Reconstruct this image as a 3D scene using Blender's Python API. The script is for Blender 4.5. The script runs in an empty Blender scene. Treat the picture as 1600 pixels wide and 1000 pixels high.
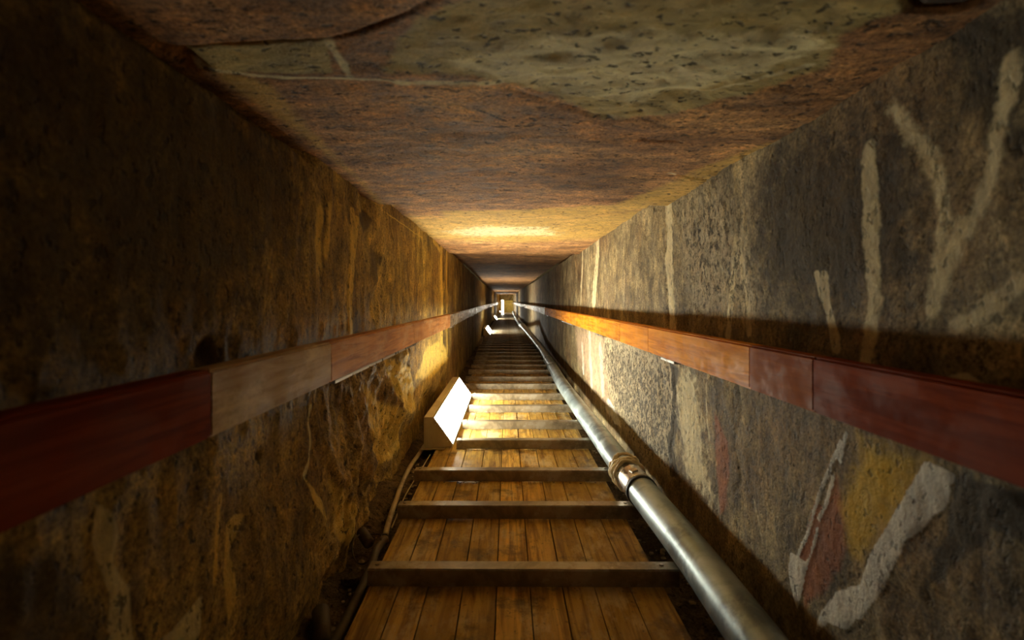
import bpy, bmesh, math, random
import numpy as np
from mathutils import Vector, Matrix
random.seed(7)
C = bpy.context.scene.collection
F = 711.0                      # focal length in pixels of a 1600 px wide frame (16 mm on full frame)
VX, VY = 793.0, 470.0          # where the shaft's axis points
H = 0.74                       # camera height over the planks

# ------------------------------------------------------------------ noise
def _h(ix, iy, iz, s):
    n = (ix.astype(np.int64)*374761393 + iy.astype(np.int64)*668265263 + iz.astype(np.int64)*2147483647 + s*1274126177) & 0xffffffff
    n = ((n ^ (n >> 13))*1274126177) & 0xffffffff
    n = ((n ^ (n >> 16))*2246822519) & 0xffffffff
    return ((n ^ (n >> 15)) & 0xffffff)/float(0xffffff)
def vn(x, y, z, s=0):
    x, y, z = np.broadcast_arrays(np.asarray(x, float), np.asarray(y, float), np.asarray(z, float))
    fx, fy, fz = np.floor(x), np.floor(y), np.floor(z)
    u, v, w = x-fx, y-fy, z-fz
    u, v, w = [t*t*t*(t*(t*6-15)+10) for t in (u, v, w)]
    r = 0
    for a in (0, 1):
        for b in (0, 1):
            for c in (0, 1):
                r = r + _h(fx+a, fy+b, fz+c, s)*(u if a else 1-u)*(v if b else 1-v)*(w if c else 1-w)
    return r*2-1
def fbm(x, y, z, o=4, s=0, g=.5):
    r, a, t = 0, 1, 0
    for k in range(o):
        r = r + a*vn(x*2**k, y*2**k, z*2**k, s+k*17); t += a; a *= g
    return r/t
def ridge(x, y, z, o=4, s=0):
    r, a, t = 0, 1, 0
    for k in range(o):
        r = r + a*(1-2*np.abs(vn(x*2**k, y*2**k, z*2**k, s+k*17))); t += a; a *= .5
    return r/t
def sst(a, b, x):
    t = np.clip((x-a)/(b-a), 0, 1); return t*t*(3-2*t)

# ------------------------------------------------------------------ shaft profile (x left, x right, floor, ceiling; z relative to the camera)
KL = ([-6, 3.5, 7, 10, 16, 24, 27, 34], [-.46, -.46, -.52, -.56, -.555, -.56, -.48, -.48])
KR = ([-6, 6, 10, 16, 24, 27, 34], [.58, .57, .56, .45, .42, .34, .34])
KC = ([-6, 1.632, 1.65, 3.70, 3.78, 5.4, 5.5, 9, 16, 24, 27, 34], [.345, .345, .385, .38, .425, .44, .475, .475, .39, .355, .37, .37])
xl = lambda y: np.interp(y, *KL)
xr = lambda y: np.interp(y, *KR)
zc = lambda y: np.interp(y, *KC)

def ring_y():
    a = [np.arange(-6, .2, .12), np.arange(.2, 1.0, .0045), np.arange(1.0, 2.0, .007), np.arange(2, 4, .014),
         np.arange(4, 8, .04), np.arange(8, 27.6, .14)]
    return np.concatenate(a)

# ------------------------------------------------------------------ materials
class NT:
    def __init__(s, name):
        s.m = bpy.data.materials.new(name); s.m.use_nodes = True
        s.t = s.m.node_tree; s.N = s.t.nodes; s.L = s.t.links; s.N.clear()
        s.out = s.N.new('ShaderNodeOutputMaterial'); s.b = s.N.new('ShaderNodeBsdfPrincipled')
        s.L.new(s.b.outputs[0], s.out.inputs[0])
        s.tc = s.N.new('ShaderNodeTexCoord')
    def inp(s, sock, v):
        if isinstance(v, bpy.types.NodeSocket): s.L.new(v, sock)
        else:
            if sock.type == 'RGBA' and not hasattr(v, '__len__'): v = (v, v, v, 1)
            if sock.type == 'RGBA' and len(v) == 3: v = (*v, 1)
            sock.default_value = v
    def mapped(s, sc=(1, 1, 1), loc=(0, 0, 0), rot=(0, 0, 0)):
        n = s.N.new('ShaderNodeMapping'); s.L.new(s.tc.outputs['Object'], n.inputs[0])
        n.inputs['Scale'].default_value = sc; n.inputs['Location'].default_value = loc; n.inputs['Rotation'].default_value = rot
        return n.outputs[0]
    def noise(s, vec, scale, det=6, rough=.55, dist=0):
        n = s.N.new('ShaderNodeTexNoise'); s.L.new(vec, n.inputs['Vector'])
        n.inputs['Scale'].default_value = scale; n.inputs['Detail'].default_value = det
        n.inputs['Roughness'].default_value = rough; n.inputs['Distortion'].default_value = dist
        return n.outputs['Fac']
    def voro(s, vec, scale, feat='F1'):
        n = s.N.new('ShaderNodeTexVoronoi'); n.feature = feat; s.L.new(vec, n.inputs['Vector']); n.inputs['Scale'].default_value = scale
        return n.outputs['Distance']
    def math(s, op, a, b=0.0, c=0.0):
        n = s.N.new('ShaderNodeMath'); n.operation = op
        s.inp(n.inputs[0], a); s.inp(n.inputs[1], b); s.inp(n.inputs[2], c)
        return n.outputs[0]
    def rng(s, v, a, b, c=0.0, d=1.0, smooth=True):
        n = s.N.new('ShaderNodeMapRange'); n.interpolation_type = 'SMOOTHSTEP' if smooth else 'LINEAR'
        s.inp(n.inputs[0], v)
        for i, q in enumerate((a, b, c, d)): s.inp(n.inputs[i+1], q)
        return n.outputs[0]
    def ramp(s, f, cols):
        n = s.N.new('ShaderNodeValToRGB'); s.L.new(f, n.inputs[0]); e = n.color_ramp.elements
        while len(e) < len(cols): e.new(.5)
        for i, (p, c) in enumerate(cols): e[i].position = p; e[i].color = (*c, 1)
        return n.outputs[0]
    def mix(s, f, a, b, mode='MIX'):
        n = s.N.new('ShaderNodeMix'); n.data_type = 'RGBA'; n.blend_type = mode
        s.inp(n.inputs[0], f); s.inp(n.inputs[6], a); s.inp(n.inputs[7], b)
        return n.outputs[2]
    def attr(s, name, out='Fac'):
        n = s.N.new('ShaderNodeAttribute'); n.attribute_name = name; return n.outputs[out]
    def bump(s, h, st=.3, dist=.01, prev=None):
        n = s.N.new('ShaderNodeBump'); n.inputs['Strength'].default_value = st; n.inputs['Distance'].default_value = dist
        s.L.new(h, n.inputs['Height'])
        if prev is not None: s.L.new(prev, n.inputs['Normal'])
        return n.outputs[0]
    def fin(s, col=None, rough=None, normal=None, **kw):
        if col is not None: s.inp(s.b.inputs['Base Color'], col)
        if rough is not None: s.inp(s.b.inputs['Roughness'], rough)
        if normal is not None: s.L.new(normal, s.b.inputs['Normal'])
        for k, v in kw.items(): s.inp(s.b.inputs[k.replace('_', ' ')], v)
        return s.m

def stone(name, cols, stretch, layers=(), pit=.5, bump=1.0, rough=.72, tint=None, fscale=3.2):
    n = NT(name)
    v = n.mapped(stretch); v1 = n.mapped((1, 1, 1))
    big = n.noise(v, fscale, 8, .6, .4)
    c = n.ramp(big, cols)
    if tint:
        c = n.mix(n.rng(n.noise(v1, 1.7, 3, .5), .45, .65), c, n.mix(.6, c, tint))
    v2 = n.mapped(tuple(q**.45 for q in stretch))
    med = n.noise(v2, 20, 9, .72, .25)
    blot = n.noise(v2, 7, 6, .65, .5)
    c = n.mix(1.0, c, n.ramp(blot, [(.32, (.45, .42, .38)), (.5, (1, 1, 1)), (.66, (1.3, 1.28, 1.2))]), 'MULTIPLY')
    c = n.mix(1.0, c, n.ramp(med, [(.30, (.22, .19, .16)), (.44, (.72, .70, .67)), (.54, (1.05, 1.04, 1.0)), (.70, (1.75, 1.7, 1.55))]), 'MULTIPLY')
    grain = n.noise(v1, 150, 4, .7)
    c = n.mix(1.0, c, n.ramp(grain, [(.32, (.38, .35, .32)), (.5, (1, 1, 1)), (.68, (1.5, 1.48, 1.4))]), 'MULTIPLY')
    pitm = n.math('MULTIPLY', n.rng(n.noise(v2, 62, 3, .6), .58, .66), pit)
    rag = n.noise(v1, 34, 6, .65)
    rough_attr = n.attr('coarse')
    coarse = n.rng(rough_attr, .35, .6)
    cth = n.math('SUBTRACT', .60, n.math('MULTIPLY', rough_attr, .12))
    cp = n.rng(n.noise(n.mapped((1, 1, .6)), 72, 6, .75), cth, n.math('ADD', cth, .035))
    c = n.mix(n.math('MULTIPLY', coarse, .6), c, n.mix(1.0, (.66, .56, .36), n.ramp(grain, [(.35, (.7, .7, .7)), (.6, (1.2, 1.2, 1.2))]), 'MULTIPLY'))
    keep = {}
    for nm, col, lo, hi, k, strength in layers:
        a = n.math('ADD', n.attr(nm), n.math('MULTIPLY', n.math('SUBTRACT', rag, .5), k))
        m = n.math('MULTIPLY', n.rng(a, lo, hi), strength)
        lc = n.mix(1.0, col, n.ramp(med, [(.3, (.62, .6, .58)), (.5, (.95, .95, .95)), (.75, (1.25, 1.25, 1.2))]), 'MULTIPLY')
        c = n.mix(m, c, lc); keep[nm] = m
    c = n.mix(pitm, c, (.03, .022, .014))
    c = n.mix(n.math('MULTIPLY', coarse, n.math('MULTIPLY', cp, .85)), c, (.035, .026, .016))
    h = n.math('ADD', n.math('MULTIPLY', med, 1.0), n.math('MULTIPLY', n.noise(v1, 70, 5, .7), .5))
    h = n.math('SUBTRACT', h, n.math('MULTIPLY', pitm, .5))
    h = n.math('SUBTRACT', h, n.math('MULTIPLY', n.math('MULTIPLY', coarse, cp), 1.2))
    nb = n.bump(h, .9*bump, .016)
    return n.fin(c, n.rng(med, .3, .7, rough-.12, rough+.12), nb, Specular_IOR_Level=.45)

GOLD = stone('golden_sandstone', [(.25, (.12, .07, .018)), (.42, (.33, .22, .05)), (.56, (.52, .37, .10)), (.72, (.66, .50, .16))], (1, 1.6, .55),
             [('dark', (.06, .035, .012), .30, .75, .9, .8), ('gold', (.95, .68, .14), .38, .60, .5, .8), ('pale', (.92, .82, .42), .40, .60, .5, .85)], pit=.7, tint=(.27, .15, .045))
GREY = stone('grey_limestone', [(.25, (.11, .075, .035)), (.42, (.27, .21, .11)), (.56, (.41, .335, .19)), (.72, (.56, .48, .30))], (1, 1.5, .7),
             [('dark', (.05, .035, .018), .38, .64, .7, .85), ('rust', (.42, .13, .05), .40, .66, .5, .8), ('gold', (.85, .54, .05), .30, .70, .5, .9),
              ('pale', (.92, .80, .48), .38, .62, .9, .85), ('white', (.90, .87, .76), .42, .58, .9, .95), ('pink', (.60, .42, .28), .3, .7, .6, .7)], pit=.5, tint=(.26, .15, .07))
ROOF = stone('reddish_granite_slab', [(.25, (.19, .08, .028)), (.42, (.42, .21, .085)), (.56, (.57, .31, .125)), (.72, (.66, .40, .16))], (.65, 1.9, 1),
             [('green', (.60, .50, .19), .30, .70, .9, .8), ('gold', (.72, .47, .10), .25, .80, .7, .65), ('pale', (.98, .88, .50), .25, .70, 1.1, .85), ('dark', (.02, .012, .008), .40, .60, .6, .9)], pit=.8, tint=(.36, .17, .06))
FLOORM = stone('dusty_rock_floor', [(.25, (.07, .045, .022)), (.45, (.16, .11, .055)), (.7, (.28, .20, .10))], (1, 1, 1), [], pit=.8, bump=1.4, rough=.9)

def wood(name, base, dark, gloss=.4, grain_axis=1, worn=None, spread=.5, coat=0.0, dirt=0.0, spec=.3):
    n = NT(name)
    st = [1, 1, 1]; st[grain_axis] = .07
    v = n.mapped(tuple(st)); v1 = n.mapped()
    bid = n.attr('board')
    off = n.N.new('ShaderNodeVectorMath'); off.operation = 'ADD'; n.L.new(v, off.inputs[0])
    cmb = n.N.new('ShaderNodeCombineXYZ'); n.L.new(n.math('MULTIPLY', bid, 31.0), cmb.inputs[0]); n.L.new(n.math('MULTIPLY', bid, 13.0), cmb.inputs[1]); n.L.new(cmb.outputs[0], off.inputs[1])
    vv = off.outputs[0]
    g = n.noise(vv, 55, 6, .65, .6)
    big = n.noise(vv, 9, 4, .5, 1.2)
    c = n.mix(n.rng(g, .35, .62), dark, base)
    c = n.mix(n.rng(big, .42, .66, 0, .65), c, n.mix(.55, dark, base))
    c = n.mix(1.0, c, n.ramp(bid, [(0, (.70, .70, .70)), (1, (1.2, 1.15, 1.1))]), 'MULTIPLY')
    if worn is not None:
        w = n.rng(n.noise(n.mapped((1, .45, 1)), 6, 8, .75), .50, .62)
        c = n.mix(n.math('MULTIPLY', w, spread), c, worn)
    if dirt:
        d = n.rng(n.noise(v1, 7, 6, .7), .50, .66)
        c = n.mix(n.math('MULTIPLY', d, dirt), c, (.06, .04, .02))
        sp = n.rng(n.noise(v1, 90, 3, .6), .62, .70)
        c = n.mix(n.math('MULTIPLY', sp, .6), c, (.05, .035, .02))
    nb = n.bump(n.math('ADD', g, n.math('MULTIPLY', n.noise(v1, 60, 4, .6), .4)), .3, .003)
    return n.fin(c, n.rng(n.noise(v1, 12, 5, .7), .35, .65, gloss-.1, gloss+.18), nb, Coat_Weight=coat, Coat_Roughness=.25, Specular_IOR_Level=spec)
PLANK = wood('walkway_plank', (.78, .52, .11), (.27, .145, .024), .50, 1, (.74, .62, .36), .6, dirt=.7)
RAILW = wood('varnished_rail_wood', (.90, .37, .022), (.55, .17, .01), .52, 1, None, spec=.07)
DEEPW = wood('deep_brown_rail_wood', (.52, .15, .02), (.28, .06, .01), .55, 1, None, spec=.08)
BROWNW = wood('faded_brown_rail_wood', (.66, .34, .13), (.36, .15, .05), .5, 1, (.74, .50, .28), .6, spec=.2)
MAHOG = wood('dark_mahogany_rail', (.34, .06, .010), (.16, .022, .004), .6, 1, None, spec=.08)
PALEW = wood('bare_worn_rail_wood', (.84, .64, .38), (.52, .34, .16), .50, 1, (.90, .78, .54), .7, spec=.2)
GREYW = wood('grey_worn_rail_wood', (.50, .40, .27), (.22, .15, .09), .30, 1, (.62, .58, .52), .6, coat=.3)

def metal(name, c1, c2, rough=.35, metallic=.9, sc=18, bump=.1, spot=None):
    n = NT(name); v = n.mapped()
    a = n.noise(v, sc, 6, .65, .5)
    c = n.mix(n.rng(a, .38, .62), c1, c2)
    if spot is not None:
        c = n.mix(n.math('MULTIPLY', n.rng(n.noise(v, sc*.6, 7, .7), .52, .62), .8), c, spot)
    nb = n.bump(n.noise(v, 80, 4, .6), bump, .002)
    return n.fin(c, n.rng(a, .3, .7, rough-.08, rough+.15), nb, Metallic=metallic)
PIPE = metal('galvanised_pipe_steel', (.27, .34, .36), (.46, .55, .58), .36, .5, 9, .12, (.15, .19, .21))
STEEL = metal('rail_bracket_steel', (.30, .29, .27), (.42, .40, .38), .3, .9)
CLEAT = metal('worn_step_iron', (.20, .165, .11), (.36, .30, .20), .40, .45, 14, .25, (.46, .42, .34))
BAND = metal('bright_coupling_steel', (.5, .47, .42), (.62, .60, .56), .25, .95)
RUB = metal('black_rubber', (.012, .012, .012), (.02, .02, .02), .5, 0)
TAPE = metal('tan_wrapping_tape', (.78, .66, .38), (.90, .80, .55), .4, 0, 40, .8, (.55, .42, .20))
CREAM = metal('cream_lamp_enamel', (.50, .42, .24), (.58, .50, .31), .45, 0.1, 8, .1, (.40, .32, .17))
TRIM = metal('pale_lamp_frame', (.7, .7, .72), (.78, .78, .8), .3, .3)
COND = metal('dusty_plastic_conduit', (.42, .35, .20), (.52, .44, .27), .4, 0, 12, .2, (.24, .18, .09))
DCAB = metal('dark_dusty_cable', (.05, .038, .022), (.10, .075, .04), .6, 0, 25, .4)
GRIT = metal('stone_grit', (.22, .17, .10), (.42, .34, .22), .9, 0, 30, .5)

def glow(name, col, st):
    n = NT(name); return n.fin((.9, .9, .9), .4, None, Emission_Color=(*col, 1), Emission_Strength=st)
GLOW = glow('lit_tube_diffuser', (1.0, .96, .77), 40.0)
GLOW2 = glow('lit_far_diffuser', (1.0, .97, .84), 30.0)
GLOW_FILL = glow('rear_fill_diffuser', (1.0, .96, .77), 20.0)

# ------------------------------------------------------------------ helpers
def link(name, me, mat=None, parent=None):
    o = bpy.data.objects.new(name, me); C.objects.link(o)
    if mat: me.materials.append(mat)
    if parent: o.parent = parent
    return o
def empty(name, loc, label, cat, group=None):
    o = bpy.data.objects.new(name, None); C.objects.link(o); o.location = loc; o.empty_display_size = .05
    o['label'] = label; o['category'] = cat
    if group: o['group'] = group
    return o
def tag(o, label, cat, group=None, kind=None):
    o['label'] = label; o['category'] = cat
    if group: o['group'] = group
    if kind: o['kind'] = kind
    return o
def bmesh_obj(name, bm, mat, parent=None, smooth=False):
    bmesh.ops.recalc_face_normals(bm, faces=bm.faces)
    me = bpy.data.meshes.new(name); bm.to_mesh(me); bm.free()
    if smooth:
        for p in me.polygons: p.use_smooth = True
    return link(name, me, mat, parent)
def box(bm, x0, x1, y0, y1, z0, z1, bev=0.0):
    vs = [bm.verts.new((x, y, z)) for x in (x0, x1) for y in (y0, y1) for z in (z0, z1)]
    q = [(0, 1, 3, 2), (4, 6, 7, 5), (0, 4, 5, 1), (2, 3, 7, 6), (0, 2, 6, 4), (1, 5, 7, 3)]
    fs = [bm.faces.new([vs[i] for i in f]) for f in q]
    if bev:
        es = list({e for f in fs for e in f.edges})
        bmesh.ops.bevel(bm, geom=es, offset=bev, segments=2, affect='EDGES')
    return vs
def prism(bm, prof, y0, y1, bev=0.0):
    a = [bm.verts.new((x, y0, z)) for x, z in prof]; b = [bm.verts.new((x, y1, z)) for x, z in prof]
    fs = [bm.faces.new(a[::-1]), bm.faces.new(b)]
    for i in range(len(prof)):
        j = (i+1) % len(prof); fs.append(bm.faces.new((a[i], a[j], b[j], b[i])))
    if bev:
        bmesh.ops.bevel(bm, geom=list({e for f in fs for e in f.edges}), offset=bev, segments=2, affect='EDGES')
def catmull(P, n=12):
    P = [Vector(p) for p in P]; Q = [2*P[0]-P[1]]+P+[2*P[-1]-P[-2]]; out = []
    for i in range(1, len(Q)-2):
        for k in range(n):
            t = k/n; a, b, c, d = Q[i-1:i+3]
            out.append(.5*((2*b)+(c-a)*t+(2*a-5*b+4*c-d)*t*t+(3*b-a-3*c+d)*t**3))
    out.append(P[-1]); return out
def tube(bm, pts, r, seg=16, cap=True, inner=None):
    rings = []; pts = [Vector(p) for p in pts]
    up = Vector((0, 0, 1))
    for i, p in enumerate(pts):
        d = (pts[min(i+1, len(pts)-1)]-pts[max(i-1, 0)]).normalized()
        u = up if abs(d.dot(up)) < .95 else Vector((1, 0, 0))
        s = d.cross(u).normalized(); t = s.cross(d).normalized()
        rr = r[i] if hasattr(r, '__len__') else r
        rings.append([bm.verts.new(p+s*math.cos(a)*rr+t*math.sin(a)*rr) for a in [2*math.pi*k/seg for k in range(seg)]])
    for A, B in zip(rings, rings[1:]):
        for k in range(seg):
            j = (k+1) % seg; bm.faces.new((A[k], A[j], B[j], B[k]))
    if cap: bm.faces.new(rings[0][::-1]); bm.faces.new(rings[-1])
    return rings

def sdf(poly, P, Q, closed=True):
    """signed distance (positive inside) of points (P,Q) to a polygon, or minus distance to an open line"""
    best = np.full(P.shape, 1e9); inside = np.zeros(P.shape, bool); n = len(poly)
    for i in range(n if closed else n-1):
        ax, ay = poly[i]; bx, by = poly[(i+1) % n]
        dx, dy = bx-ax, by-ay; L = dx*dx+dy*dy+1e-12
        t = np.clip(((P-ax)*dx+(Q-ay)*dy)/L, 0, 1)
        best = np.minimum(best, np.hypot(P-ax-t*dx, Q-ay-t*dy))
        if closed:
            c = ((ay > Q) != (by > Q)) & (P < (bx-ax)*(Q-ay)/(by-ay+1e-12)+ax); inside ^= c
    return np.where(inside, best, -best) if closed else -best

# a mark seen on a surface -> its place on that surface
def onR(p): Y = .58*F/(p[0]-VX); return (Y, -(p[1]-VY)*Y/F)
def onL(p): Y = .46*F/(VX-p[0]); return (Y, -(p[1]-VY)*Y/F)
def onC(p):
    k = .345 if p[1] < 320 else .382
    Y = k*F/(VY-p[1]); return ((p[0]-VX)*Y/F, Y)

def masks(spec, conv, P, Q):
    out = {}
    for nm, kind, pts, w in spec:
        W = [conv(p) for p in pts]
        if kind == 'poly': d = sdf(W, P, Q, True)
        else:
            d = sdf(W, P, Q, False)+kind
        a = np.clip(.5+d/(2*w), 0, 1)
        out[nm] = np.maximum(out.get(nm, 0), a)
    return out

def grid_obj(name, V, m, mat, shape, flip=False):
    """V: (rows, cols, 3)"""
    R, K = shape; me = bpy.data.meshes.new(name)
    idx = np.arange(R*K).reshape(R, K)
    q = np.stack([idx[:-1, :-1], idx[:-1, 1:], idx[1:, 1:], idx[1:, :-1]], -1).reshape(-1, 4)
    if flip: q = q[:, ::-1]
    me.vertices.add(R*K); me.vertices.foreach_set('co', V.reshape(-1).astype(np.float32))
    me.loops.add(q.size); me.loops.foreach_set('vertex_index', q.reshape(-1).astype(np.int32))
    me.polygons.add(len(q)); me.polygons.foreach_set('loop_start', (np.arange(len(q))*4).astype(np.int32))
    me.polygons.foreach_set('use_smooth', np.ones(len(q), bool))
    me.update(calc_edges=True)
    for nm, a in m.items():
        at = me.attributes.new(nm, 'FLOAT', 'POINT'); at.data.foreach_set('value', a.reshape(-1).astype(np.float32))
    o = link(name, me, mat); o['kind'] = 'structure'; return o

ys = ring_y()
# ================================================================== right wall
zt = np.linspace(-.86, .40, 215)
Y, Z = np.meshgrid(ys, zt)
spec_R = [
 ('coarse', 'poly', [(948, 525), (1050, 568), (1056, 640), (1050, 745), (1003, 715), (975, 672), (952, 610), (940, 560)], .10),
 ('coarse', 'poly', [(1060, 330), (1130, 300), (1190, 480), (1085, 480)], .30),
 ('dark', 'poly', [(1048, 566), (1062, 575), (1056, 620), (1066, 640), (1052, 700), (1062, 745), (1048, 745), (1044, 690), (1052, 640)], .014),
 ('pale', .055, [(937, 378), (930, 472)], .03), ('pale', .03, [(912, 392), (908, 470)], .04),
 ('pale', .036, [(1047, 322), (1048, 400), (1054, 515)], .02),
 ('pale', .012, [(1153, 372), (1146, 430), (1140, 525)], .008), ('pale', .012, [(1155, 378), (1164, 440), (1174, 520)], .008),
 ('pale', .009, [(1280, 430), (1300, 490), (1313, 545)], .008), ('pale', .009, [(1292, 430), (1296, 480), (1312, 530)], .009),
 ('pale', .014, [(1366, 235), (1368, 400), (1375, 470), (1360, 565)], .014),
 ('pale', .009, [(1400, 170), (1440, 215), (1470, 270), (1478, 340), (1470, 420), (1462, 490)], .026),
 ('pale', .010, [(1590, 100), (1560, 280), (1500, 380), (1462, 490)], .026),
 ('pale', .010, [(1600, 440), (1540, 490), (1500, 510)], .016), ('pale', .006, [(1470, 600), (1520, 590), (1560, 610)], .008),
 ('pale', .003, [(1108, 585), (1104, 650), (1108, 700)], .004), ('pale', .002, [(1180, 780), (1195, 850)], .006),
 ('pale', 'poly', [(1062, 575), (1086, 590), (1100, 700), (1115, 780), (1075, 740), (1060, 640)], .13),
 ('pink', 'poly', [(900, 512), (945, 522), (952, 640), (930, 610), (905, 560)], .20),
 ('white', .05, [(923, 528), (927, 600)], .04), ('white', .03, [(912, 540), (914, 580)], .06), ('white', .04, [(940, 545), (944, 610)], .06),
 ('white', 'poly', [(953, 622), (962, 640), (971, 668), (962, 662), (948, 640), (948, 628)], .03),
 ('white', 'poly', [(1448, 722), (1500, 738), (1480, 790), (1432, 838), (1408, 880), (1375, 935), (1352, 962), (1325, 985), (1300, 975), (1280, 990), (1288, 955), (1310, 925), (1345, 915), (1368, 865), (1400, 808)], .010),
 ('white', .004, [(1318, 690), (1290, 760), (1270, 830), (1248, 880), (1244, 900)], .005),
 ('white', .004, [(1306, 745), (1296, 790), (1286, 812)], .005), ('white', .003, [(1284, 825), (1272, 870), (1262, 885)], .004),
 ('white', 'poly', [(1240, 862), (1268, 880), (1262, 905), (1252, 955), (1238, 900)], .005), ('white', .004, [(1328, 678), (1318, 720)], .005),
 ('gold', 'poly', [(1355, 690), (1445, 715), (1410, 800), (1375, 850), (1335, 870), (1325, 780)], .06),
 ('rust', 'poly', [(1310, 745), (1330, 800), (1330, 860), (1290, 930), (1260, 950), (1258, 880), (1285, 810)], .03),
 ('rust', 'poly', [(1118, 640), (1140, 690), (1140, 790), (1128, 810), (1120, 720)], .03), ('rust', 'poly', [(1280, 780), (1296, 800), (1268, 878), (1254, 870)], .004),
 ('dark', 'poly', [(1500, 740), (1640, 780), (1640, 860), (1560, 830), (1480, 900), (1440, 930), (1470, 860)], .016),
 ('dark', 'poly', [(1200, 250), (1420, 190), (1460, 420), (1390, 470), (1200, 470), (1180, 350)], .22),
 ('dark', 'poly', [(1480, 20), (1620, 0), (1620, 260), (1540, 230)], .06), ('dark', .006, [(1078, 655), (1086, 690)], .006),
 ('dark', .0015, [(1043, 335), (1040, 400), (1044, 500)], .004), ('dark', .0012, [(1150, 600), (1152, 680), (1140, 740), (1145, 800)], .004),
]
m = masks(spec_R, onR, Y, Z); m.setdefault('coarse', np.zeros_like(Y))
near = sst(6, 3, Y)
d = .010*fbm(Y*2.2, Z*2.2, 0, 4, 3)+.004*fbm(Y*11, Z*8, 0, 4, 5)*near+.0035*ridge(Y*16, Z*7, 0, 3, 9)*near
co = sst(.3, .6, m['coarse']); d = d+co*near*(.004*fbm(Y*60, Z*60, 0, 3, 21)-.004)
crack = sdf([onR(p) for p in [(1044, 322), (1043, 400), (1048, 515), (1052, 570), (1056, 640), (1048, 700), (1058, 760)]], Y, Z, False)
d = d-.010*np.exp(-((crack+.004*vn(Y*20, Z*20, 0, 12))/.007)**2)*(.6+.4*vn(Y*3, Z*14, 0, 13))
cra2 = sdf([onR(p) for p in [(1152, 590), (1158, 650), (1150, 690), (1160, 750), (1150, 770)]], Y, Z, False)
d = d-.006*np.exp(-(cra2/.004)**2)
rock = np.clip(.5+sdf([onR(p) for p in [(1500, 745), (1700, 790), (1700, 1200), (1330, 1200), (1345, 985), (1420, 900), (1470, 850)]], Y, Z)/.03, 0, 1)
d = d+rock*(.012*ridge(Y*9, Z*9, 0, 4, 31)-.004)
wh = sst(.45, .55, m['white'])*(Y < 1.2); d = d+.0025*wh
blk = sst(1.36, 1.34, Y)*sst(1.1, 1.12, Y)
for yy in (4.45, 6.3, 8.2, 10.4, 12.6, 14.9, 18, 21): d = d-.012*np.exp(-((Y-yy-.05*np.sin(Z*3))/.02)**2)
d = d+.008*vn(np.floor(Y/1.9)+.5, 0, 0, 77)*sst(3, 3.3, Y)
V = np.stack([xr(Y)-d, Y, Z+H], -1)
grid_obj('wall_right', V, m, GREY, Y.shape, False)

# ================================================================== left wall
spec_L = [
 ('gold', .022, [(552, 335), (550, 420), (548, 520)], .02), ('gold', 'poly', [(548, 335), (562, 338), (556, 400), (548, 420)], .01),
 ('gold', .012, [(513, 325), (508, 400)], .03), ('gold', .02, [(498, 330), (496, 420)], .04),
 ('gold', .07, [(690, 390), (690, 545)], .04), ('gold', .04, [(698, 380), (698, 560)], .04), ('gold', .016, [(676, 375), (690, 395)], .03),
 ('gold', .0025, [(520, 250), (560, 290), (600, 330), (660, 372)], .006),
 ('pale', 'poly', [(150, 780), (172, 800), (184, 840), (176, 880), (200, 920), (208, 1010), (165, 1010), (170, 930), (146, 850)], .010),
 ('pale', 'poly', [(312, 925), (306, 990), (300, 1010), (230, 1010), (262, 985), (290, 955)], .008),
 ('gold', .005, [(340, 775), (334, 860), (330, 910)], .008), ('gold', 'poly', [(362, 805), (380, 800), (355, 860), (366, 930), (352, 975), (344, 900), (350, 820)], .008),
 ('pale', .006, [(482, 635), (480, 700), (468, 745)], .006), ('gold', 'poly', [(468, 745), (490, 780), (500, 820), (480, 790)], .01),
 ('gold', 'poly', [(665, 545), (690, 530), (700, 560), (675, 590), (650, 590)], .06), ('gold', 'poly', [(600, 560), (640, 575), (650, 640), (625, 650)], .05),
 ('gold', .004, [(628, 640), (624, 700), (628, 750)], .012), ('gold', 'poly', [(500, 750), (545, 790), (560, 860), (520, 840)], .03),
 ('gold', 'poly', [(560, 600), (620, 640), (640, 700), (600, 740), (575, 680)], .05),
 ('dark', 'poly', [(300, 540), (330, 525), (345, 550), (335, 575), (305, 580)], .010),
 ('dark', 'poly', [(560, 340), (575, 325), (585, 345), (570, 365)], .014), ('dark', 'poly', [(585, 380), (600, 400), (590, 450), (575, 430)], .05),
 ('dark', .0012, [(472, 400), (468, 540)], .003), ('dark', .001, [(470, 760), (466, 930)], .003), ('dark', .0015, [(445, 640), (460, 740), (480, 800)], .004),
 ('dark', .006, [(405, 710), (407, 716)], .006), ('dark', .003, [(384, 726), (386, 728)], .004),
 ('dark', 'poly', [(-200, -200), (250, 0), (480, 230), (470, 380), (330, 520), (-200, 640)], .25),  # shade of the dim near wall, painted into the stone colour
 ('dark', 'poly', [(-200, 880), (120, 860), (160, 1100), (-200, 1100)], .04),
]
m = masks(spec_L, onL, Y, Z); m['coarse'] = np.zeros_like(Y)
d = .010*fbm(Y*2.2, Z*2.2, 3, 4, 43)+.004*fbm(Y*11, Z*8, 0, 4, 45)*near+.0035*ridge(Y*18, Z*7, 0, 3, 49)*near
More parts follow.
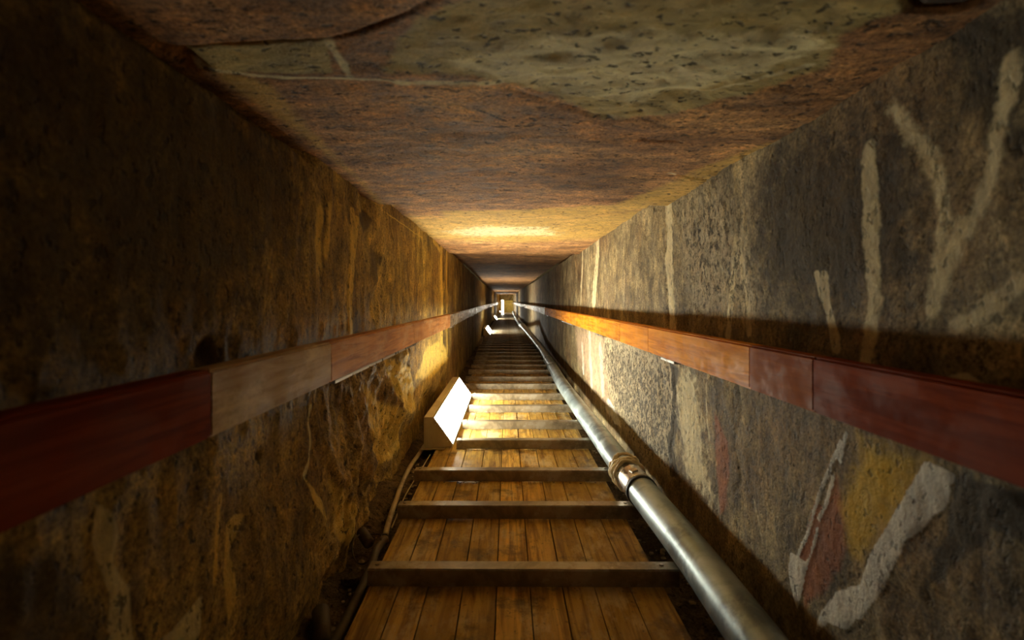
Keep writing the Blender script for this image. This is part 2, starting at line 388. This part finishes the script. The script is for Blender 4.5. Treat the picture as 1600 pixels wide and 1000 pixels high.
# craggy lower rock
crag = sst(.95, 1.25, Y)*sst(2.4, 2.0, Y)*sst(-.12, -.26, Z)
u = Y*.9+Z*.35; w_ = Z*.9-Y*.35
d = d+crag*(.040*ridge(u*3.6, w_*2.0, 1, 5, 61)-.012+.016*fbm(Y*16, Z*12, 0, 4, 66)+.007*ridge(Y*30, Z*22, 0, 3, 68))
ed = sdf([onL(p) for p in [(575, 575), (600, 600), (622, 640), (628, 700), (622, 760)]], Y, Z, False)
d = d+.012*np.exp(-(ed/.03)**2)*crag
low = sst(.7, 1.0, Y)*sst(1.36, 1.31, Y)*sst(-.30, -.5, Z); d = d+low*(.014+.012*ridge(Y*7, Z*4, 2, 4, 71))
# undercut foot beside the planks
foot = sst(1.33, 1.37, Y)*sst(3.6, 3.2, Y)*sst(-.50, -.62, Z+.05*np.sin(Y*9)); d = d-foot*.045
foot2 = sst(.4, .6, Y)*sst(1.36, 1.33, Y)*sst(-.66, -.72, Z); d = d-foot2*.03
hole = sdf([onL(p) for p in [(322, 548), (322, 552)]], Y, Z, False); d = d-.02*np.exp(-(hole/.018)**2)
h2 = sdf([onL(p) for p in [(405, 712), (406, 714)]], Y, Z, False); d = d-.012*np.exp(-(h2/.008)**2)
slot = sdf([onL(p) for p in [(575, 375), (592, 400), (600, 440), (585, 480)]], Y, Z, False); d = d-.012*np.exp(-(slot/.04)**2)
notch = np.exp(-((Y-1.50)/.07)**2)*sst(.24, .31, Z); d = d-.02*notch*(1+.5*vn(Y*30, Z*30, 0, 5))
gap = sst(.318, .335, Z+.006*vn(Y*18, 0, 0, 8))*sst(.30, .5, Y)*sst(1.12, .98, Y); d = d-.035*gap
seam = sdf([onL(p) for p in [(549, 335), (547, 520)]], Y, Z, False); d = d+.004*np.exp(-(seam/.012)**2)
for yy in (3.2, 4.6, 6.6, 8.1, 10.4, 12.6, 14.9, 18, 21): d = d-.012*np.exp(-((Y-yy-.05*np.sin(Z*3+1))/.02)**2)
d = d+.008*vn(np.floor(Y/1.7)+.5, 0, 0, 78)*sst(3, 3.3, Y)
V = np.stack([xl(Y)+d, Y, Z+H], -1)
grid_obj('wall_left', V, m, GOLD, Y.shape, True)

# ================================================================== ceiling
t = np.linspace(0, 1, 200); Yc, T = np.meshgrid(ys, t)
X = xl(Yc)-.05+(xr(Yc)-xl(Yc)+.10)*T
spec_C = [
 ('green', 'poly', [(640, 40), (760, -30), (1400, -60), (1420, 20), (1320, 50), (1290, 110), (1150, 150), (1040, 182), (940, 190), (860, 150), (740, 120), (600, 110), (620, 70)], .02),
 ('green', 'poly', [(290, 72), (510, 62), (520, 110), (330, 115)], .010),
 ('pale', 'poly', [(700, 100), (860, 60), (1000, 60), (1150, 65), (1280, 60), (1290, 80), (1180, 120), (1050, 150), (980, 165), (900, 150), (800, 130)], .03),
 ('pale', .004, [(310, 108), (400, 118), (520, 122), (620, 128)], .007), ('pale', .005, [(512, 62), (530, 90), (548, 118)], .007),
 ('pale', .006, [(620, 130), (780, 132)], .012), ('pale', .003, [(1270, 108), (1180, 128), (1110, 142), (1080, 155)], .006),
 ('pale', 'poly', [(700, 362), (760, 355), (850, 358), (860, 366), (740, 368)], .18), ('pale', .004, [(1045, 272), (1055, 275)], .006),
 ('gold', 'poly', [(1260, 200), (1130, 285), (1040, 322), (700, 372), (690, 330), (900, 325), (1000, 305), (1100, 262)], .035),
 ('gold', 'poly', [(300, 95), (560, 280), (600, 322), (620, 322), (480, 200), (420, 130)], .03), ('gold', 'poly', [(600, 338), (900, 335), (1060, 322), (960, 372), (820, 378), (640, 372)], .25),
 ('dark', .0018, [(255, 74), (330, 68), (430, 66), (520, 58), (560, 48), (640, 20), (720, -30)], .004),
 ('dark', .0006, [(790, 140), (850, 160), (930, 185), (960, 190)], .006), ('dark', .001, [(1060, 276), (1120, 284)], .003),
 ('dark', .0014, [(1000, 219), (1060, 221)], .006), ('dark', .0012, [(700, 325), (800, 318), (900, 322), (980, 318)], .008),
 ('dark', .003, [(770, 358), (860, 356)], .010), ('dark', .003, [(740, 170), (790, 190)], .006),
 ('dark', 'poly', [(1424, -40), (1428, 20), (1500, 18), (1560, 0), (1560, -40)], .006),
]
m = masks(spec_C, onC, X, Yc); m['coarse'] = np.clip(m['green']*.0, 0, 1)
near = sst(6, 3, Yc)
d = .008*fbm(X*2.5, Yc*3.5, 9, 4, 83)+.003*fbm(X*7, Yc*22, 0, 4, 85)*near+.003*ridge(X*5, Yc*18, 0, 3, 89)*near
hol = sst(.1, .9, masks([(a_, b_, c_, .07) for a_, b_, c_, _ in spec_C[:1]], onC, X, Yc)['green']); d = d+hol*(-.006+.010*fbm(X*14, Yc*22, 0, 4, 91))
red = np.clip(.5+sdf([onC(p) for p in [(-200, -500), (160, 0), (255, 70), (430, 64), (520, 56), (640, 15), (740, -60), (740, -500)]], X, Yc)/.008, 0, 1); d = d+.003*red
for L_, wv, dp in (([(255, 74), (330, 68), (430, 66), (520, 58), (560, 48), (640, 20), (720, -30)], .004, .007), ([(1424, -60), (1427, 18), (1500, 16), (1540, 4)], .005, .02),
                   ([(770, 358), (860, 356)], .02, .02), ([(1000, 219), (1060, 221)], .005, .006), ([(1060, 276), (1120, 284)], .004, .008), ([(790, 140), (850, 160), (930, 185), (1000, 178)], .006, .003)):
    d = d-dp*np.exp(-(sdf([onC(p) for p in L_], X, Yc, False)/wv)**2)
pock = sdf([onC(p) for p in [(262, 78), (282, 84), (300, 100)]], X, Yc, False); d = d-.03*np.exp(-(pock/.014)**2)
for yy in (8.1, 10.9, 13.2, 15.4, 18.5, 21.5): d = d-.02*np.exp(-((Yc-yy)/.03)**2)
d = d+.014*vn(np.floor((Yc+.3)/2.3)+.5, 0, 0, 79)*sst(5.5, 5.8, Yc)
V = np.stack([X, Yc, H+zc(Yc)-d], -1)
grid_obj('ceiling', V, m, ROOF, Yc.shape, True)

# ================================================================== rock floor under the walkway
t = np.linspace(0, 1, 90); Yf, T = np.meshgrid(ys[::2], t)
X = xl(Yf)-.06+(xr(Yf)-xl(Yf)+.12)*T
side = 1-sst(-.39, -.36, X)*sst(.46, .40, X)
zf = -.036-.014*side+side*(.012*fbm(X*14, Yf*12, 0, 4, 101)+.006*fbm(X*50, Yf*50, 0, 3, 103))
# banked rubble against both walls
zf = zf+.05*sst(-.425, -.50, X)*(.6+.5*vn(Yf*6, 0, 0, 3))+.05*sst(.50, .60, X)*(.5+.5*vn(Yf*6, 5, 0, 3))
V = np.stack([X, Yf, zf], -1)
grid_obj('floor', V, {'coarse': np.zeros_like(Yf)}, FLOORM, Yf.shape, False)

# far end wall: two courses, the lower one standing proud
yy_, zz_ = np.linspace(-.75, .55, 80), np.linspace(-.85, .55, 110)
Xw, Zw = np.meshgrid(yy_, zz_)
dd = .05*sst(.06, .02, Zw)+.02*fbm(Xw*4, Zw*4, 0, 4, 111)+.03*np.exp(-((Zw+.35+Xw*.35)/.02)**2)*-1
m = {'coarse': np.zeros_like(Xw), 'gold': sst(.06, .0, Zw)*.8, 'dark': .42*sst(0, .1, Zw), 'pale': np.zeros_like(Xw)}
grid_obj('wall_far', np.stack([Xw, 27.3-dd, Zw+H], -1), m, GOLD, Xw.shape, False)

# ================================================================== walkway: planks and iron cleats
walk = empty('plank_walkway', (0, 0, 0), 'long brown plank walkway with crosswise iron treads running down the middle of the passage', 'walkway')
seams = [-.358, -.2785, -.205, -.115, -.028, .058, .142, .224, .315, .405]
bm = bmesh.new(); lay = bm.verts.layers.float.new('board'); ends = [-5.5, -1.2, 3.2, 5.9, 9.4, 13, 17, 22, 27.0]
for i in range(len(seams)-1):
    for a, b in zip(ends, ends[1:]):
        n0 = len(bm.verts); dz = random.uniform(-.0015, .0015); g = .0016
        vs = box(bm, seams[i]+g, seams[i+1]-g, a+.002, b-.002, -.030, dz)
        bm.verts.ensure_lookup_table(); r_ = random.random()
        for v in vs: v[lay] = r_
deck = bmesh_obj('deck', bm, PLANK, walk)

cy = [.845, 1.214, 1.58, 1.90, 2.307, 2.66, 3.05, 3.43, 3.84, 4.2, 4.61, 4.98, 5.35, 5.76]
while cy[-1] < 26.5: cy.append(cy[-1]+.385)
LAMP_Y = (2.26, 3.45)
def cleat_mesh(x0, x1):
    bm = bmesh.new()
    prof = [(0, 0), (0, .044), (.038, .044), (.038, .038), (.006, .038), (.006, 0)]
    a = [bm.verts.new((x0, y, z)) for y, z in prof]; b = [bm.verts.new((x1, y, z)) for y, z in prof]
    bm.faces.new(a); bm.faces.new(b[::-1])
    for i in range(6):
        j = (i+1) % 6; bm.faces.new((a[i], b[i], b[j], a[j]))
    es = [e for e in bm.edges if abs(e.verts[0].co.x-e.verts[1].co.x) > .1 and e.verts[0].co.z > .043 and e.verts[0].co.y < .01]
    bmesh.ops.bevel(bm, geom=es, offset=.003, segments=3, affect='EDGES')
    for sx in (x0+.02, x1-.04):
        bmesh.ops.create_cone(bm, cap_ends=True, segments=10, radius1=.006, radius2=.005, depth=.003, matrix=Matrix.Translation((sx, .022, .0455)))
    bmesh.ops.recalc_face_normals(bm, faces=bm.faces)
    me = bpy.data.meshes.new('cleat'); bm.to_mesh(me); bm.free(); me.materials.append(CLEAT); return me
for k, y in enumerate(cy):
    left = float(xl(y))+.09+random.uniform(-.008, .004)
    if y < 2.0: left = {.845: -.36, 1.214: -.363, 1.58: -.373, 1.90: -.382}[y]
    for l0, l1 in ((2.2, 3.5), (9.5, 10.9), (16.9, 18.2), (23.8, 24.3)):
        if l0 < y < l1: left = (-.262 if y < 4 else -.358 if y < 16 else -.388 if y < 23 else -.20)+random.uniform(-.004, .008)
    right = float(xr(y))-.13-(.03 if y > 7.5 else 0)
    if y > 7.6: right = min(right, .40)
    o = link('cleat', cleat_mesh(left, right), None, walk); o.location = (0, y-.038, .001); o.rotation_euler.z = random.uniform(-.006, .006)

# grit swept against the treads and along both foot-walls
bm = bmesh.new()
def pebble(x, y, z, s):
    mt = Matrix.Translation((x, y, z)) @ Matrix.Rotation(random.uniform(0, 6), 4, 'Z') @ Matrix.Diagonal((s*random.uniform(.7, 1.5), s*random.uniform(.7, 1.2), s*random.uniform(.4, .8), 1))
    bmesh.ops.create_icosphere(bm, subdivisions=1, radius=1, matrix=mt)
for y in cy[1:12]:
    for _ in range(46 if y > 1.7 else 20):
        x = random.uniform(-.25 if 2.2 < y < 3.5 else -.35, .38)
        s = random.choice((.0015, .002, .003, .0045)) if y > 1.7 else .0018
        pebble(x, y-.040-abs(random.gauss(0, .010))-.002, s*.4+.001, s)
for _ in range(420):
    y = random.uniform(.7, 4.5)
    if random.random() < .5: x = random.uniform(-.44, -.385)
    else: x = random.uniform(.43, .53)
    s = random.choice((.003, .005, .008)); pebble(x, y, -.046+s*.4, s)
tag(bmesh_obj('grit', bm, GRIT), 'loose stone grit and dust gathered against the treads and beside the walls', 'grit', kind='stuff')

# ================================================================== handrails
def rail(side, label, segs, bracket_y, xface):
    sgn = 1 if side == 'right' else -1
    root = empty('handrail', (sgn*xface(2.0), 0, H-.13), label, 'handrail')
    ox, oz = sgn*xface(2.0), H-.13
    for a, b, mat, th in segs:
        bm = bmesh.new(); lay = bm.verts.layers.float.new('board')
        n = max(2, int((b-a)/.5)+1); prev = None
        st = np.linspace(a+.0018, b-.0018, n)
        rings = []
        for y in st:
            xi = xface(y)
            x0, x1 = sgn*xi-ox, sgn*(xi+th)-ox
            z0, z1 = -.181+.13, -.091+.13
            rings.append([bm.verts.new((x, y, z)) for x, z in ((x0, z0), (x0, z1), (x1, z1), (x1, z0))])
        for A, B in zip(rings, rings[1:]):
            for i in range(4):
                j = (i+1) % 4; bm.faces.new((A[i], A[j], B[j], B[i]))
        bm.faces.new(rings[0]); bm.faces.new(rings[-1][::-1])
        r_ = random.random()
        for v in bm.verts: v[lay] = r_
        bmesh.ops.recalc_face_normals(bm, faces=bm.faces)
        es = [e for e in bm.edges if abs(e.verts[0].co.y-e.verts[1].co.y) > .05 and len(e.link_faces) == 2 and e.calc_face_angle(0) > .5]
        bmesh.ops.bevel(bm, geom=es, offset=.004, segments=2, affect='EDGES')
        bmesh_obj('rail_board', bm, mat, root)
    for y0, ln in bracket_y:
        bm = bmesh.new(); xi = xface(y0); wallx = (float(xr(y0)) if sgn > 0 else -float(xl(y0)))
        a, b = sorted((sgn*(xi+.004)-ox, sgn*(xi+.030)-ox))
        box(bm, a, b, y0, y0+ln, -.190+.13, -.182+.13, .001)
        a, b = sorted((sgn*(xi+.026)-ox, sgn*(wallx+.02)-ox))
        yc = y0+ln-.05
        box(bm, a, b, yc-.018, yc+.018, -.187+.13, -.180+.13, .001)
        bmesh_obj('bracket', bm, STEEL, root)
    return root
xfR = lambda y: float(xr(y))-.08
xfL = lambda y: -float(xl(y))-.07
rail('right', 'orange-brown varnished wooden handrail on the right wall, above the metal pipe',
     [(-5.5, .737, MAHOG, .036), (.737, .93, DEEPW, .036), (.93, 1.6, RAILW, .035), (1.6, 2.0, RAILW, .036), (2.0, 3.6, RAILW, .036), (3.6, 6.0, RAILW, .035), (6.0, 9.5, GREYW, .036), (9.5, 14, GREYW, .035), (14, 20, GREYW, .036), (20, 27.0, GREYW, .036)],
     [(1.36, .12), (2.38, .22), (3.5, .7), (5.6, .2), (8, .2), (11, .2), (15, .2), (20, .2)], xfR)
rail('left', 'red-brown wooden handrail with a bare pale stretch, on the left wall',
     [(-5.5, .60, MAHOG, .036), (.60, 1.008, PALEW, .036), (1.008, 1.9, BROWNW, .035), (1.9, 3.1, BROWNW, .036), (3.1, 5.2, GREYW, .035), (5.2, 9, GREYW, .036), (9, 14, GREYW, .035), (14, 20, GREYW, .036), (20, 27.0, GREYW, .036)],
     [(1.04, .94), (3.2, .2), (5.6, .2), (8, .2), (11, .2), (15, .2), (20, .2)], xfL)

# ================================================================== pipe
pipe = empty('metal_pipe', (.45, 0, 0), 'thick grey metal pipe lying on the treads along the foot of the right wall', 'pipe')
off = Vector((-.45, 0, 0)); RZ = H-.645
PP = [(.46, -5.5, RZ), (.455, -1.2, RZ), (.470, .3, RZ), (.472, .9, RZ), (.470, 1.2, RZ), (.449, 1.7, RZ), (.440, 2.3, RZ), (.428, 3.0, RZ), (.424, 3.6, RZ), (.435, 4.3, RZ+.002), (.442, 4.9, RZ+.002), (.448, 5.6, RZ+.01), (.43, 6.8, RZ+.03), (.37, 7.8, RZ+.09), (.295, 8.55, RZ+.165)]
P2 = [(.295, 8.55, RZ+.165), (.285, 8.9, RZ+.17), (.29, 9.8, RZ+.12), (.32, 11.5, RZ+.03), (.31, 15, RZ+.01), (.30, 20, RZ+.005), (.30, 26.8, RZ+.005)]
def near_y(path, y):
    for a, b in zip(path, path[1:]):
        if a.y <= y <= b.y: return a.lerp(b, (y-a.y)/(b.y-a.y))
path = [p+off for p in catmull(PP, 14)]
def span(y0, y1, n=6): return [near_y(path, y0+(y1-y0)*k/n) for k in range(n+1)]
def sect(y0, y1): return [near_y(path, y0)]+[p for p in path if y0 < p.y < y1]+[near_y(path, y1)]
bm = bmesh.new(); tube(bm, sect(-5.45, 1.60), .049, 40); bmesh_obj('pipe_length', bm, PIPE, pipe, True)
bm = bmesh.new(); tube(bm, sect(1.601, 4.42), .047, 40); bmesh_obj('pipe_length', bm, PIPE, pipe, True)
bm = bmesh.new(); tube(bm, sect(4.421, 4.95), .046, 32); bmesh_obj('pipe_length', bm, PIPE, pipe, True)
bm = bmesh.new(); tube(bm, sect(4.951, 8.55), .045, 28); bmesh_obj('pipe_length', bm, PIPE, pipe, True)
bm = bmesh.new(); tube(bm, [p+off for p in catmull(P2, 8)], .043, 20); bmesh_obj('pipe_length', bm, PIPE, pipe, True)
bm = bmesh.new(); tube(bm, span(1.545, 1.665), .0515, 40); cb = bmesh_obj('coupling_band', bm, BAND, pipe, True)
c0 = near_y(path, 1.59); bm = bmesh.new()
box(bm, -.012, .012, -.012, .012, -.002, .006, .001); ck = bmesh_obj('clip', bm, STEEL, cb); ck.location = c0+Vector((-.012, 0, .0505)); ck.rotation_euler = (0, -.23, .2)
bm = bmesh.new(); tube(bm, span(1.533, 1.549, 2), .0535, 40); bmesh_obj('rubber_gasket', bm, RUB, pipe, True)
for y in (4.42, 4.95, 6.4):
    bm = bmesh.new(); tube(bm, span(y-.02, y+.02, 2), .051, 32); bmesh_obj('joint_collar', bm, PIPE, pipe, True)
# tape: several crumpled overlapping turns
bm = bmesh.new()
for k in range(7):
    yc = 1.672+.014*k+random.uniform(-.004, .004); w = random.uniform(.010, .017); tiltx = random.uniform(-.25, .25); tilt2 = random.uniform(-.25, .25)
    c = near_y(path, yc); ra = []
    R0 = .0525+random.uniform(0, .006)
    for j in range(48):
        a = 2*math.pi*j/48
        wob = .0030*math.sin(a*3+k*1.7)+.0022*math.sin(a*7+2.3*k)+random.uniform(-.0014, .0014)
        rr = R0+wob; xx, zz = rr*math.cos(a), rr*math.sin(a); ysh = xx*tiltx+zz*tilt2
        ra.append([bm.verts.new(c+Vector((xx*(q), ysh+dy, zz*(q)))) for dy, q in ((-w*.5, 1.0), (-w*.2, 1.05), (w*.25, 1.03), (w*.5, .98), (w*.5, .90), (-w*.5, .90))])
    for j in range(48):
        A, B = ra[j], ra[(j+1) % 48]
        for i in range(6):
            l = (i+1) % 6; bm.faces.new((A[i], A[l], B[l], B[i]))
# a crumpled ear of tape on the wall side
for s_ in range(3):
    c = near_y(path, 1.70+.02*s_)+Vector((.040, 0, .030)); 
    bmesh.ops.create_icosphere(bm, subdivisions=2, radius=1, matrix=Matrix.Translation(c) @ Matrix.Rotation(.8+s_*.4, 4, 'Y') @ Matrix.Diagonal((.022, .02, .007, 1)))
bmesh_obj('tape_wrap', bm, TAPE, pipe, True)['label'] = 'crumpled tan tape wound around the pipe joint'

# ================================================================== lamps
def lamp(name, loc, label, L=1.19, glowm=GLOW, rot=None, group='box lamps along the passage'):
    root = empty(name, loc, label, 'lamp', group)
    if rot: root.rotation_euler = rot
    prof = [(0, .012), (0, .160), (.040, .160), (.044, .156), (.142, .020), (.142, .012)]
    bm = bmesh.new(); prism(bm, prof, 0, L, .0012); bmesh_obj('housing', bm, CREAM, root)
    bm = bmesh.new(); box(bm, -.012, .104, -.010, L+.01, 0, .006, .001); box(bm, .005, .10, .004, L-.004, .005, .0125); bmesh_obj('base_plate', bm, CREAM, root)
    B, Cc = Vector((.044, 0, .156)), Vector((.142, 0, .020)); e = (Cc-B); ln = e.length; e.normalize(); nn = Vector((-e.z, 0, e.x)).normalized()
    if nn.x < 0: nn = -nn
    def slab(bm, u0, u1, y0, y1, h0, h1):
        vs = []
        for u in (u0, u1):
            for y in (y0, y1):
                for h in (h0, h1): vs.append(bm.verts.new(B+e*u+nn*h+Vector((0, y, 0))))
        for f in [(0, 1, 3, 2), (4, 6, 7, 5), (0, 4, 5, 1), (2, 3, 7, 6), (0, 2, 6, 4), (1, 5, 7, 3)]: bm.faces.new([vs[i] for i in f])
    bm = bmesh.new(); slab(bm, .005, ln-.005, .006, L-.006, .0003, .004); bmesh_obj('diffuser', bm, glowm, root)['label'] = 'glowing white sloped panel'
    bm = bmesh.new()
    slab(bm, -.001, .005, -.002, L+.002, 0, .006); slab(bm, ln-.005, ln+.001, -.002, L+.002, 0, .006)
    slab(bm, .005, ln-.005, -.002, .006, 0, .006); slab(bm, .005, ln-.005, L-.006, L+.002, 0, .006)
    bmesh_obj('frame', bm, TRIM, root)
    for u in (.035, ln-.03):
        p = B+e*u-nn*.008
        bm = bmesh.new(); bmesh.ops.create_uvsphere(bm, u_segments=10, v_segments=6, radius=.0028, matrix=Matrix.Translation(p+Vector((0, -.001, 0)))); bmesh_obj('screw', bm, TRIM, root, True)
    return root
l1 = lamp('box_lamp', (-.416, 2.26, .002), 'largest and nearest cream box lamp with sloped lit face, on the left plank edge')
lamp('box_lamp', (-.512, 9.6, .002), 'small second box lamp deeper in the passage, beyond the dark flight of treads', 1.15, GLOW2)
lamp('box_lamp', (-.548, 17.0, .002), 'tiny third box lamp far down the left side, just before the upright one', 1.1, GLOW2)
lamp('box_lamp', (-.36, 24.0, .01), 'upright lit lamp farthest down the passage, standing against the left wall', .78, GLOW2, rot=(math.radians(90), 0, math.radians(0)))

lamp('box_lamp', (-.47, 25.1, .002), 'farthest box lamp, added to light the end wall, at the foot of the upright lamp', 1.1, GLOW2)  # extra lamp put in because the end wall stayed dark
lamp('box_lamp', (-.416, -3.6, .002), 'unseen box lamp added on the planks behind the viewpoint to brighten the near walls', 1.19, GLOW_FILL)  # added fill lamp out of view, lifts the foreground
# ================================================================== conduit, cables and bits in the left channel
def wpt(px, py, z, r=0):
    Yw = F*(H-z)/(py-VY); return Vector(((px-VX)*Yw/F, Yw, z))
z0 = -.022
pts = [(-.436, 2.40, -.020), (-.441, 2.25, -.022), (-.446, 2.083, -.020), (-.437, 1.878, -.018), (-.421, 1.72, -.012), (-.406, 1.568, -.010), (-.392, 1.457, -.014)]
bm = bmesh.new(); cpts = catmull(pts, 10)
rings = tube(bm, cpts, .0095, 16, cap=False)
rin = tube(bm, cpts[-14:], .0078, 16, cap=False)
for k in range(16):
    j = (k+1) % 16; bm.faces.new((rings[-1][k], rings[-1][j], rin[-1][j], rin[-1][k]))
tag(bmesh_obj('cable_conduit', bm, COND, None, True), 'pale tan open-ended conduit curving along the left wall foot from the big lamp', 'conduit')
bm = bmesh.new(); tube(bm, catmull([(-.388, 1.44, -.014), (-.392, 1.36, -.006), (-.385, 1.28, -.012), (-.384, 1.17, -.018), (-.385, 1.03, -.022), (-.39, .9, -.026), (-.40, .6, -.03)], 10), [.012]*61, 14)
tag(bmesh_obj('cable', bm, DCAB, None, True), 'thick dark dusty cable in the gap between the planks and the left wall', 'cable')
bm = bmesh.new()
ringp = [Vector((-.432+.042*math.cos(a), 1.40+.055*math.sin(a), -.010+.016*math.sin(a)+.012*math.cos(a*2))) for a in [i*2*math.pi/36*.86 for i in range(37)]]
tube(bm, ringp, .0022, 8)
tag(bmesh_obj('cable', bm, DCAB, None, True), 'thin wire bent into a loop by the stub at the left wall foot', 'cable')
bm = bmesh.new(); tube(bm, catmull([(-.372, 2.18, .002), (-.385, 2.03, -.012), (-.398, 1.80, -.018), (-.392, 1.66, -.016), (-.388, 1.52, -.02)], 8), .0024, 8)
tag(bmesh_obj('cable', bm, COND, None, True), 'thin pale wire running between the conduit and the plank edge', 'cable')
bm = bmesh.new(); tube(bm, [(-.468, 1.46, -.002), (-.428, 1.405, -.008), (-.4265, 1.403, -.008)], [.017, .017, .013], 18)
tag(bmesh_obj('pipe_stub', bm, DCAB, None, True), 'short dark pipe stub poking out of the left wall foot inside the wire loop', 'pipe')
bm = bmesh.new(); tube(bm, [(-.452, 1.10, -.01), (-.41, 1.01, -.026), (-.409, 1.008, -.026)], [.020, .019, .012], 18)
tag(bmesh_obj('pipe_stub', bm, DCAB, None, True), 'lower dark stub of pipe at the left wall foot, nearest the viewer', 'pipe')
def stone_obj(x, y, z, s, lab):
    bm = bmesh.new(); bmesh.ops.create_icosphere(bm, subdivisions=3, radius=1)
    sd = random.uniform(0, 99)
    for v in bm.verts:
        f = 1+.75*float(fbm(v.co.x*1.6+sd, v.co.y*1.6, v.co.z*1.6, 3, 7)); v.co = Vector((v.co.x*s*1.2, v.co.y*s, v.co.z*s*.7))*f
    o = bmesh_obj('rubble_stone', bm, FLOORM, None, True); o.location = (x, y, z); o.rotation_euler.z = random.uniform(0, 6)
    tag(o, lab, 'stone', 'rubble stones beside the walkway')
SL = 'small rough stone lying in the dark gap between the planks and the left wall'
for x, y, s in ((-.425, 1.60, .014), (-.43, 1.70, .017), (-.41, 1.97, .012), (-.432, 1.26, .02), (-.42, 2.12, .013), (-.412, 1.78, .01)):
    stone_obj(x, y, -.046+s*.6, s, SL)
SR = 'small rough stone lying in the dark gap between the pipe and the right wall'
for x, y, s in ((.525, 1.35, .018), (.53, 1.95, .02), (.515, 2.6, .018), (.53, 3.2, .02)):
    stone_obj(x, y, -.046+s*.6, s, SR)

# ================================================================== camera, world, view
cam = bpy.data.cameras.new('camera'); co_ = bpy.data.objects.new('camera', cam); C.objects.link(co_)
cam.sensor_width = 36; cam.lens = 36*F/1600
cam.shift_x = (800-VX)/1600; cam.shift_y = -(500-VY)/1600
co_.location = (0, 0, H); co_.rotation_euler = (math.radians(90), 0, 0)
cam.clip_start = .02
cam.dof.use_dof = True; cam.dof.focus_distance = 2.4; cam.dof.aperture_fstop = 3.5
bpy.context.scene.camera = co_
w = bpy.data.worlds.new('world'); bpy.context.scene.world = w; w.use_nodes = True
w.node_tree.nodes['Background'].inputs[0].default_value = (.5, .35, .15, 1); w.node_tree.nodes['Background'].inputs[1].default_value = .05
vs = bpy.context.scene.view_settings
vs.view_transform = 'Standard'; vs.look = 'None'; vs.gamma = 1; vs.use_curve_mapping = False; vs.exposure = 0.65
cyc = bpy.context.scene.cycles
cyc.max_bounces = 14; cyc.diffuse_bounces = 10; cyc.glossy_bounces = 4
cyc.use_denoising = True; cyc.sample_clamp_indirect = 6.0
